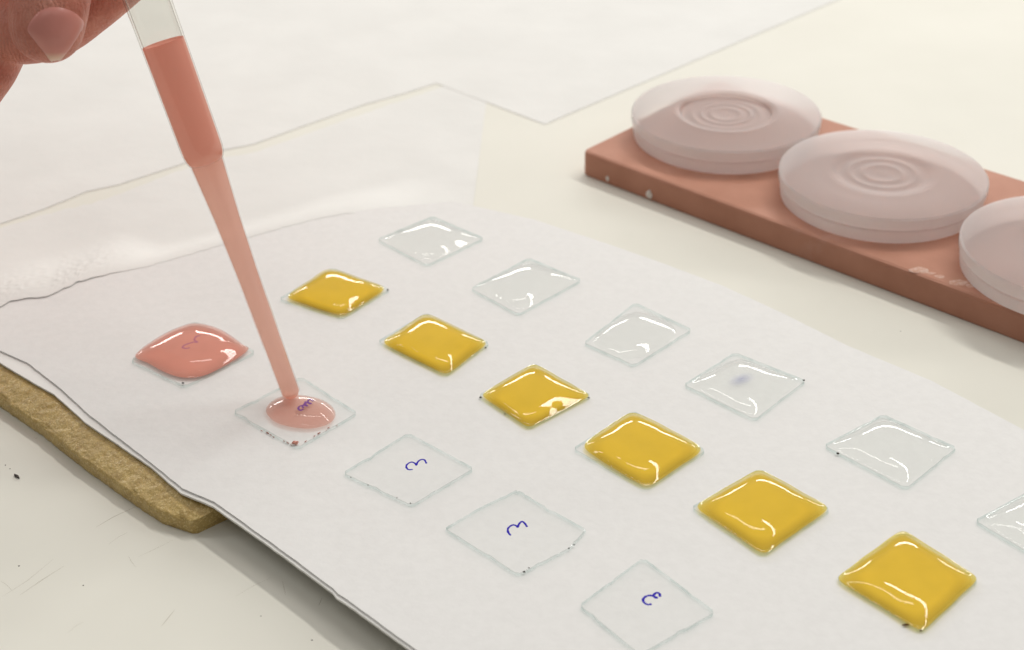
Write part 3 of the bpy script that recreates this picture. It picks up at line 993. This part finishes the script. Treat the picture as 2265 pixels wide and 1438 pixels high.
def rounded_tile(name, c, a, b, la, lb, h, rad, m):
    def corner(cx, cy, a0):
        return [(cx + rad * math.cos(a0 + k / 5 * math.pi / 2), cy + rad * math.sin(a0 + k / 5 * math.pi / 2)) for k in range(6)]
    loc = corner(rad, rad, math.pi) + corner(la - rad, rad, 1.5 * math.pi) + corner(la - rad, lb - rad, 0) + corner(rad, lb - rad, .5 * math.pi)
    # subdivide the long sides so the arris can be worn
    pts = []
    for i in range(len(loc)):
        p, q = Vector(loc[i]), Vector(loc[(i + 1) % len(loc)])
        sg = max(1, int((q - p).length / 4))
        for k in range(sg): pts.append(p.lerp(q, k / sg))
    rings = []
    for z, ins in ((0, .4), (.6, 0), (h - 1.3, 0), (h - .4, .35), (h, 1.3)):
        ring = []
        for p in pts:
            cc = Vector((la / 2, lb / 2)); 
            d = Vector((max(rad, min(la - rad, p.x)), max(rad, min(lb - rad, p.y)))) - p
            d = d.normalized() if d.length > 1e-6 else Vector((0, 0))
            q = p + d * ins * (1 + .35 * noise.noise(Vector((p.x * .2, p.y * .2, z))))
            w = Vector(c) + a * q.x + b * q.y
            ring.append(V((w.x, w.y, z)))
        rings.append(ring)
    n = len(pts)
    vs = [v for r in rings for v in r]
    fs = [tuple(range(n - 1, -1, -1)), tuple((len(rings) - 1) * n + i for i in range(n))]
    for r in range(len(rings) - 1):
        fs += [(r * n + i, r * n + (i + 1) % n, (r + 1) * n + (i + 1) % n, (r + 1) * n + i) for i in range(n)]
    return link_mesh(name, vs, fs, m)


tile = rounded_tile('clay_tile', TC, ta, tb, 300, 86, 10.0, 3.0, M_tile)
tag(tile, 'long red brown clay tile carrying the frosted discs', 'tile')
for k, (c, r) in enumerate(zip([(37.18, 506.79, 3.00), (51.59, 492.60, 3.00), (29.93, 514.51, 3.00)], (.9, 1.3, .5))):
    blob('chip', (c[0], c[1], 2.4), r, M_chip, tile, (.9, .7, 1.3), seed=k * 7)
for k, (c, r) in enumerate(zip([(132.64, 419.69, 10.00), (137.85, 415.38, 10.00), (142.92, 411.42, 10.00), (146.67, 409.28, 10.00), (135.83, 417.80, 10.00)], (2.2, 1.2, 2.2, 1.3, .9))):
    blob('chalk_smear', (c[0], c[1], 10.0), r, M_smear, tile, (1.6, .9, .10), seed=k * 3)


def lathe(name, prof, m, parent=None, n=96, loc=None, sharp=50):
    vs, fs = [], []
    for (r, z) in prof:
        for i in range(n):
            a = 2 * math.pi * i / n
            vs.append(Vector((r * math.cos(a), r * math.sin(a), z)) * MM)
    for j in range(len(prof) - 1):
        for i in range(n):
            fs.append((j * n + i, j * n + (i + 1) % n, (j + 1) * n + (i + 1) % n, (j + 1) * n + i))
    fs.append(tuple(range(n))); fs.append(tuple((len(prof) - 1) * n + i for i in range(n)))
    o = link_mesh(name, vs, fs, m, parent, smooth=True, sharp=sharp)
    return o


def disc(c, label, rx=0, recess=True):
    if recess:
        top = [(34.9, 10.02), (22, 9.95), (20.5, 10.25), (19.0, 10.35), (17.6, 10.0), (16.8, 8.95), (14, 8.7), (13, 8.9), (12, 8.7), (10.2, 8.72), (9.4, 8.9), (8.6, 8.72), (6.6, 8.75), (5.8, 8.92), (5, 8.76), (2, 8.8)]
    else:
        top = [(34.9, 10.02), (24, 9.95), (20, 9.8), (18, 9.9), (16.0, 9.5), (12.5, 9.3), (11.6, 9.48), (10.7, 9.3), (7.5, 9.28), (6.6, 9.46), (5.7, 9.3), (2, 9.4)]
    prof = [(34.2, 0), (34.9, .5), (35.3, 3.5), (35.3, 4.6), (34.7, 5.0), (35.6, 5.5), (36.0, 7.0), (36.0, 9.35), (35.5, 9.98)] + top
    o = lathe('frosted_disc', prof, M_frost, sharp=24)
    o.data.materials.clear()
    for mm in (M_frost_top, M_frost_side, M_frost_base): o.data.materials.append(mm)
    npl = len(o.data.polygons)
    o.data.polygons.foreach_set('material_index', [2 if i == npl - 2 else (1 if i // 96 < 8 else 0) for i in range(npl)])
    o.data.update()
    o.location = V((c[0], c[1], 10.06))
    tag(o, label, 'disc', 'frosted round discs on the clay tile')
    return o


disc((83.2, 526.6), 'frosted disc with a deep recessed centre at the left end of the clay tile')
disc((131.0, 472.0), 'frosted disc with shallow rings in the middle, between the other two discs', recess=False)
disc((180.5, 416.5), 'frosted disc cut off by the right picture edge', recess=False)

# ------------------------------------------------------------------ pipette
A = Vector((-63.8, 354.4, 11.0))
B = Vector((-91.18, 367.00, 123.66))
axis = (B - A).normalized()
LEN = (B - A).length
pip = bpy.data.objects.new('pipette', None)
COL.objects.link(pip)
pip.location = V(A)
pip.rotation_mode = 'QUATERNION'
pip.rotation_quaternion = Vector((0, 0, 1)).rotation_difference(axis)
tag(pip, 'translucent plastic pipette held by the hand, filled with pink liquid', 'pipette')
pip.empty_display_size = 0.01
t = lambda f: f * LEN
SC = 1.04
stem_prof = [(f, r * SC) for f, r in [(0, 2.65), (.157, 2.75), (.287, 2.92), (.34, 3.02), (.47, 3.45), (.58, 4.15), (.618, 4.45)]]
barrel_prof = [(f, r * SC) for f, r in [(.618, 4.45), (.622, 4.8), (.631, 5.15), (.643, 5.36), (.665, 5.42), (.9, 5.6), (1.0, 5.7), (1.12, 5.8)]]


def tube(name, pr, wall, m, parent):
    outer = [(r, t(f)) for f, r in pr]
    inner = [(r - wall, t(f)) for f, r in reversed(pr)]
    n = 64
    P = outer + inner
    vs, fs = [], []
    for (r, z) in P:
        for i in range(n):
            a = 2 * math.pi * i / n
            vs.append(Vector((r * math.cos(a), r * math.sin(a), z)) * MM)
    K = len(P)
    for j in range(K):
        for i in range(n):
            fs.append((j * n + i, j * n + (i + 1) % n, ((j + 1) % K) * n + (i + 1) % n, ((j + 1) % K) * n + i))
    return link_mesh(name, vs, fs, m, parent, smooth=True)


def densify(pr, step=.012):
    out = []
    for (f0, r0_), (f1, r1_) in zip(pr[:-1], pr[1:]):
        k = max(1, int((f1 - f0) / step))
        for i in range(k):
            g = i / k
            out.append((f0 + (f1 - f0) * g, r0_ + (r1_ - r0_) * g))
    out.append(pr[-1])
    return out


tube('stem', stem_prof, .40, M_stem, pip)
tube('barrel', barrel_prof, .60, M_barrel, pip)
bulb = lathe('bulb', [(5.2, t(1.1)), (5.9, t(1.12)), (6.2, t(1.16)), (9.5, t(1.24)), (11.5, t(1.38)), (11.8, t(1.5)), (10.5, t(1.62)), (6, t(1.7)), (2, t(1.715))], M_stem, pip)


def liquid_body_mat():
    m, nt, out = mat('pink_liquid_column')
    b = nt.nodes.new('ShaderNodeMixShader'); b.inputs[0].default_value = 0.4
    d1 = nt.nodes.new('ShaderNodeBsdfDiffuse'); d2 = nt.nodes.new('ShaderNodeBsdfTranslucent')
    L(nt, d1.outputs[0], b.inputs[1]); L(nt, d2.outputs[0], b.inputs[2])
    a = nt.nodes.new('ShaderNodeAttribute'); a.attribute_name = 'depth'
    c = ramp(nt, a.outputs['Fac'], [(0.0, (0.98, 0.74, 0.66)), (0.6, (0.98, 0.68, 0.59)), (0.9, (0.98, 0.60, 0.50)), (1.0, (0.97, 0.49, 0.395))])
    L(nt, c, d1.inputs[0]); L(nt, c, d2.inputs[0])
    tp = nt.nodes.new('ShaderNodeBsdfTransparent'); tp.inputs[0].default_value = (0.98, 0.74, 0.66, 1)
    tr = ramp(nt, a.outputs['Fac'], [(0.0, (.62, .62, .62)), (0.88, (.52, .52, .52)), (0.97, (.24, .24, .24))])
    m2 = nt.nodes.new('ShaderNodeMixShader')
    L(nt, tr, m2.inputs[0]); L(nt, b.outputs[0], m2.inputs[1]); L(nt, tp.outputs[0], m2.inputs[2])
    L(nt, m2.outputs[0], out.inputs[0])
    return m


M_col = liquid_body_mat()
lp = [(f, r - .28) for f, r in stem_prof[:-1]] + [(f, r - .34) for f, r in barrel_prof[:5]] + [(.897, barrel_prof[5][1] - .34), (.903, barrel_prof[5][1] - .36)]
prof = [(1.6, t(-.012)), (2.1, t(-.006))] + [(r, t(f)) for f, r in lp] + [(5.2, t(.9000)), (4.2, t(.897)), (2.5, t(.894)), (1.0, t(.893))]
liq = lathe('liquid_column', prof, M_col, n=64)
_rm = max(p[0] for p in lp)
set_attr(liq, 'depth', [min(.9, max(0.0, (rr - 2.4) / 2.2)) if zz < t(.60) else (.9 if zz < t(.62) else 1.0) for (rr, zz) in prof for _ in range(64)])
# the liquid clings higher to the near wall: its top face leans away
_w = pip.rotation_quaternion.inverted() @ (V(A) + axis * LEN * .9 * MM - Vector((0, 0, .2513))).normalized()
_wh = Vector((_w.x, _w.y)).normalized(); _sl = .5 * _w.z / Vector((_w.x, _w.y)).length
for v in liq.data.vertices:
    if v.co.z > t(.885) * MM:
        v.co.z += _sl * (v.co.x * _wh.x + v.co.y * _wh.y)
liq.location = pip.location
liq.rotation_mode = 'QUATERNION'
liq.rotation_quaternion = pip.rotation_quaternion.copy()
tag(liq, 'column of pink liquid inside the pipette', 'liquid')

# ------------------------------------------------------------------ hand


_ico = bmesh.new()
bmesh.ops.create_icosphere(_ico, subdivisions=3, radius=1)
ICO_V = [v.co.copy() for v in _ico.verts]
ICO_F = [tuple(v.index for v in f.verts) for f in _ico.faces]
_ico.free()


def capsule_field(ch, vs, fs):
    """overlapping spheres swept along a chain of (point, radius)"""
    for (p0, a0), (p1, a1) in zip(ch[:-1], ch[1:]):
        p0, p1 = Vector(p0), Vector(p1)
        n = max(1, int((p1 - p0).length / 1.5))
        for k in range(n):
            f = k / n
            c = p0.lerp(p1, f); r = a0 + (a1 - a0) * f
            b = len(vs)
            vs.extend([(c + v * r) * MM for v in ICO_V])
            fs.extend([(x + b, y + b, z + b) for x, y, z in ICO_F])


def chain(pts, radii):
    P = catmull([Vector(p) for p in pts], 5)
    R = []
    n = len(radii)
    for i in range(len(P)):
        f = i / (len(P) - 1) * (n - 1); k = min(int(f), n - 2)
        R.append(radii[k] + (radii[k + 1] - radii[k]) * (f - k))
    return list(zip(P, R))


fingers = [
    # thumb: nail towards the viewer
    ([(-115.29, 358.65, 120.25), (-114.42, 364.26, 127.42), (-116.36, 376.53, 133.97), (-128.30, 410.39, 150.72), (-160.14, 454.95, 169.57), (-195.87, 486.42, 182.45)], (9.3, 10.1, 10.3, 10.2, 12.5, 14)),
    # index finger behind the barrel
    ([(-100.73, 390.04, 123.49), (-111.15, 386.07, 117.07), (-122.77, 384.41, 110.57), (-136.60, 389.32, 109.00), (-153.03, 408.94, 117.92), (-173.10, 444.41, 142.99), (-196.22, 476.39, 166.21)], (7.5, 8.3, 8.6, 8.8, 9.4, 9.8, 12)),
    # middle finger lower left
    ([(-139.55, 389.77, 102.13), (-142.42, 385.44, 98.91), (-147.73, 382.04, 93.42), (-154.59, 378.94, 84.60), (-174.41, 391.53, 82.14), (-191.17, 417.56, 99.53), (-209.09, 459.31, 138.56)], (7.2, 8.2, 8.7, 8.9, 9.0, 9.6, 12)),
    # ring finger
    ([(-151.44, 404.18, 106.42), (-159.77, 397.01, 98.63), (-172.18, 393.67, 89.41), (-187.64, 396.70, 82.91), (-204.43, 420.55, 98.67), (-220.09, 456.54, 134.09)], (6.4, 7.4, 8.2, 8.6, 9.2, 12)),
    # little finger
    ([(-171.43, 417.25, 104.75), (-179.95, 409.93, 96.70), (-192.28, 409.70, 88.72), (-206.84, 418.28, 91.19), (-219.76, 435.96, 104.59), (-231.73, 459.25, 130.86)], (5.6, 6.6, 7.0, 7.4, 8.4, 11)),
    # back of the hand, out of view, added to shade the fingers
    ([(-186.26, 422.85, 127.12), (-165.52, 413.07, 130.33), (-146.08, 409.56, 134.16), (-128.48, 405.27, 142.43), (-120.26, 420.49, 148.04)], (14, 15, 14.5, 13, 10)),
    # palm and wrist
    ([(-196.22, 476.39, 166.21), (-216.42, 478.96, 160.85), (-233.67, 466.21, 134.52)], (15, 16, 14)),
    ([(-195.87, 486.42, 182.45), (-218.93, 490.88, 174.44), (-239.45, 483.57, 155.00)], (16, 18, 15)),
    ([(-210.34, 480.74, 165.65), (-245.72, 512.93, 187.30), (-297.04, 555.44, 218.05), (-373.67, 611.45, 261.13)], (20, 24, 26, 29)),
]
vs, fs = [], []
for pts, rad in fingers:
    capsule_field(chain(pts, rad), vs, fs)
me = bpy.data.meshes.new('hand_raw')
me.from_pydata([tuple(v) for v in vs], [], fs)
tmp = bpy.data.objects.new('hand_raw', me)
COL.objects.link(tmp)
md = tmp.modifiers.new('r', 'REMESH'); md.mode = 'VOXEL'; md.voxel_size = 0.0008; md.use_smooth_shade = True
ms = tmp.modifiers.new('s', 'SMOOTH'); ms.factor = 0.5; ms.iterations = 6
dg = bpy.context.evaluated_depsgraph_get()
hm = bpy.data.meshes.new_from_object(tmp.evaluated_get(dg))
bpy.data.objects.remove(tmp)
hm.name = 'hand'
hm.materials.clear(); hm.materials.append(M_skin)
hm.polygons.foreach_set('use_smooth', [True] * len(hm.polygons))

# nail: outline on the thumb, projected onto the finger along the nail's own facing direction
NO = [(-115.68, 344.81, 124.49), (-114.32, 346.29, 126.88), (-112.10, 347.30, 128.51), (-108.82, 347.67, 129.11), (-105.12, 347.23, 128.41), (-102.54, 346.29, 126.88), (-101.59, 345.37, 125.38), (-103.06, 343.89, 122.99), (-105.30, 342.19, 120.24), (-107.42, 340.83, 118.05), (-108.85, 340.33, 117.23), (-110.05, 340.57, 117.62), (-111.85, 341.91, 119.79), (-113.88, 343.30, 122.05)]
BD = [(-109.22, 340.32, 126.72), (-118.45, 369.07, 116.19)]
nd = (Vector(BD[1]) - Vector(BD[0])).normalized()
nu_ = Vector((1, 0, 0)); nu_ = (nu_ - nd * nu_.dot(nd)).normalized(); nv_ = nd.cross(nu_)
tree = BVHTree.FromPolygons([v.co.copy() for v in hm.vertices], [tuple(p.vertices) for p in hm.polygons])
ring = catmull([Vector(p) for p in NO], 5, True)
cen = sum(ring, Vector()) / len(ring)
base_pt, tip_pt = Vector(NO[3]), Vector(NO[10])
ld = (tip_pt - base_pt)


def onto(pt):
    h = tree.ray_cast(pt * MM, nd)
    if h[0] is None:
        h2 = tree.find_nearest((pt + nd * 14) * MM)
        return h2[0], h2[1]
    return h[0], h[1]


vs, fs, at = [], [], []
NRG = 12
n = len(ring)


def nail_pt(pt, s):
    h, nn = onto(pt)
    lift = 0.8 * MM * (1 - s ** 6) + 0.12 * MM
    return h - nd * lift


vs.append(nail_pt(cen, 0)); at.append(max(0, (cen - base_pt).dot(ld) / ld.length_squared))
for r in range(1, NRG + 1):
    s = r / NRG
    for q in ring:
        pt = cen + (q - cen) * s
        vs.append(nail_pt(pt, s)); at.append(max(0.0, min(1.0, (pt - base_pt).dot(ld) / ld.length_squared)))
for i in range(n):
    fs.append((0, 1 + i, 1 + (i + 1) % n))
for r in range(NRG - 1):
    b = 1 + r * n
    for i in range(n):
        fs.append((b + i, b + n + i, b + n + (i + 1) % n, b + (i + 1) % n))
# thickness: underside
k0 = len(vs)
for i in range(n):
    vs.append(vs[1 + (NRG - 1) * n + i] + nd * .5 * MM); at.append(at[1 + (NRG - 1) * n + i])
for i in range(n):
    a = 1 + (NRG - 1) * n
    fs.append((a + i, k0 + i, k0 + (i + 1) % n, a + (i + 1) % n))

hand = bpy.data.objects.new('hand', hm)
COL.objects.link(hand)
tag(hand, 'hand holding the pipette in the upper left corner, thumbnail facing the viewer', 'hand')
nail = link_mesh('fingernail', vs, fs, M_nail, hand, smooth=True)
set_attr(nail, 'depth', at)
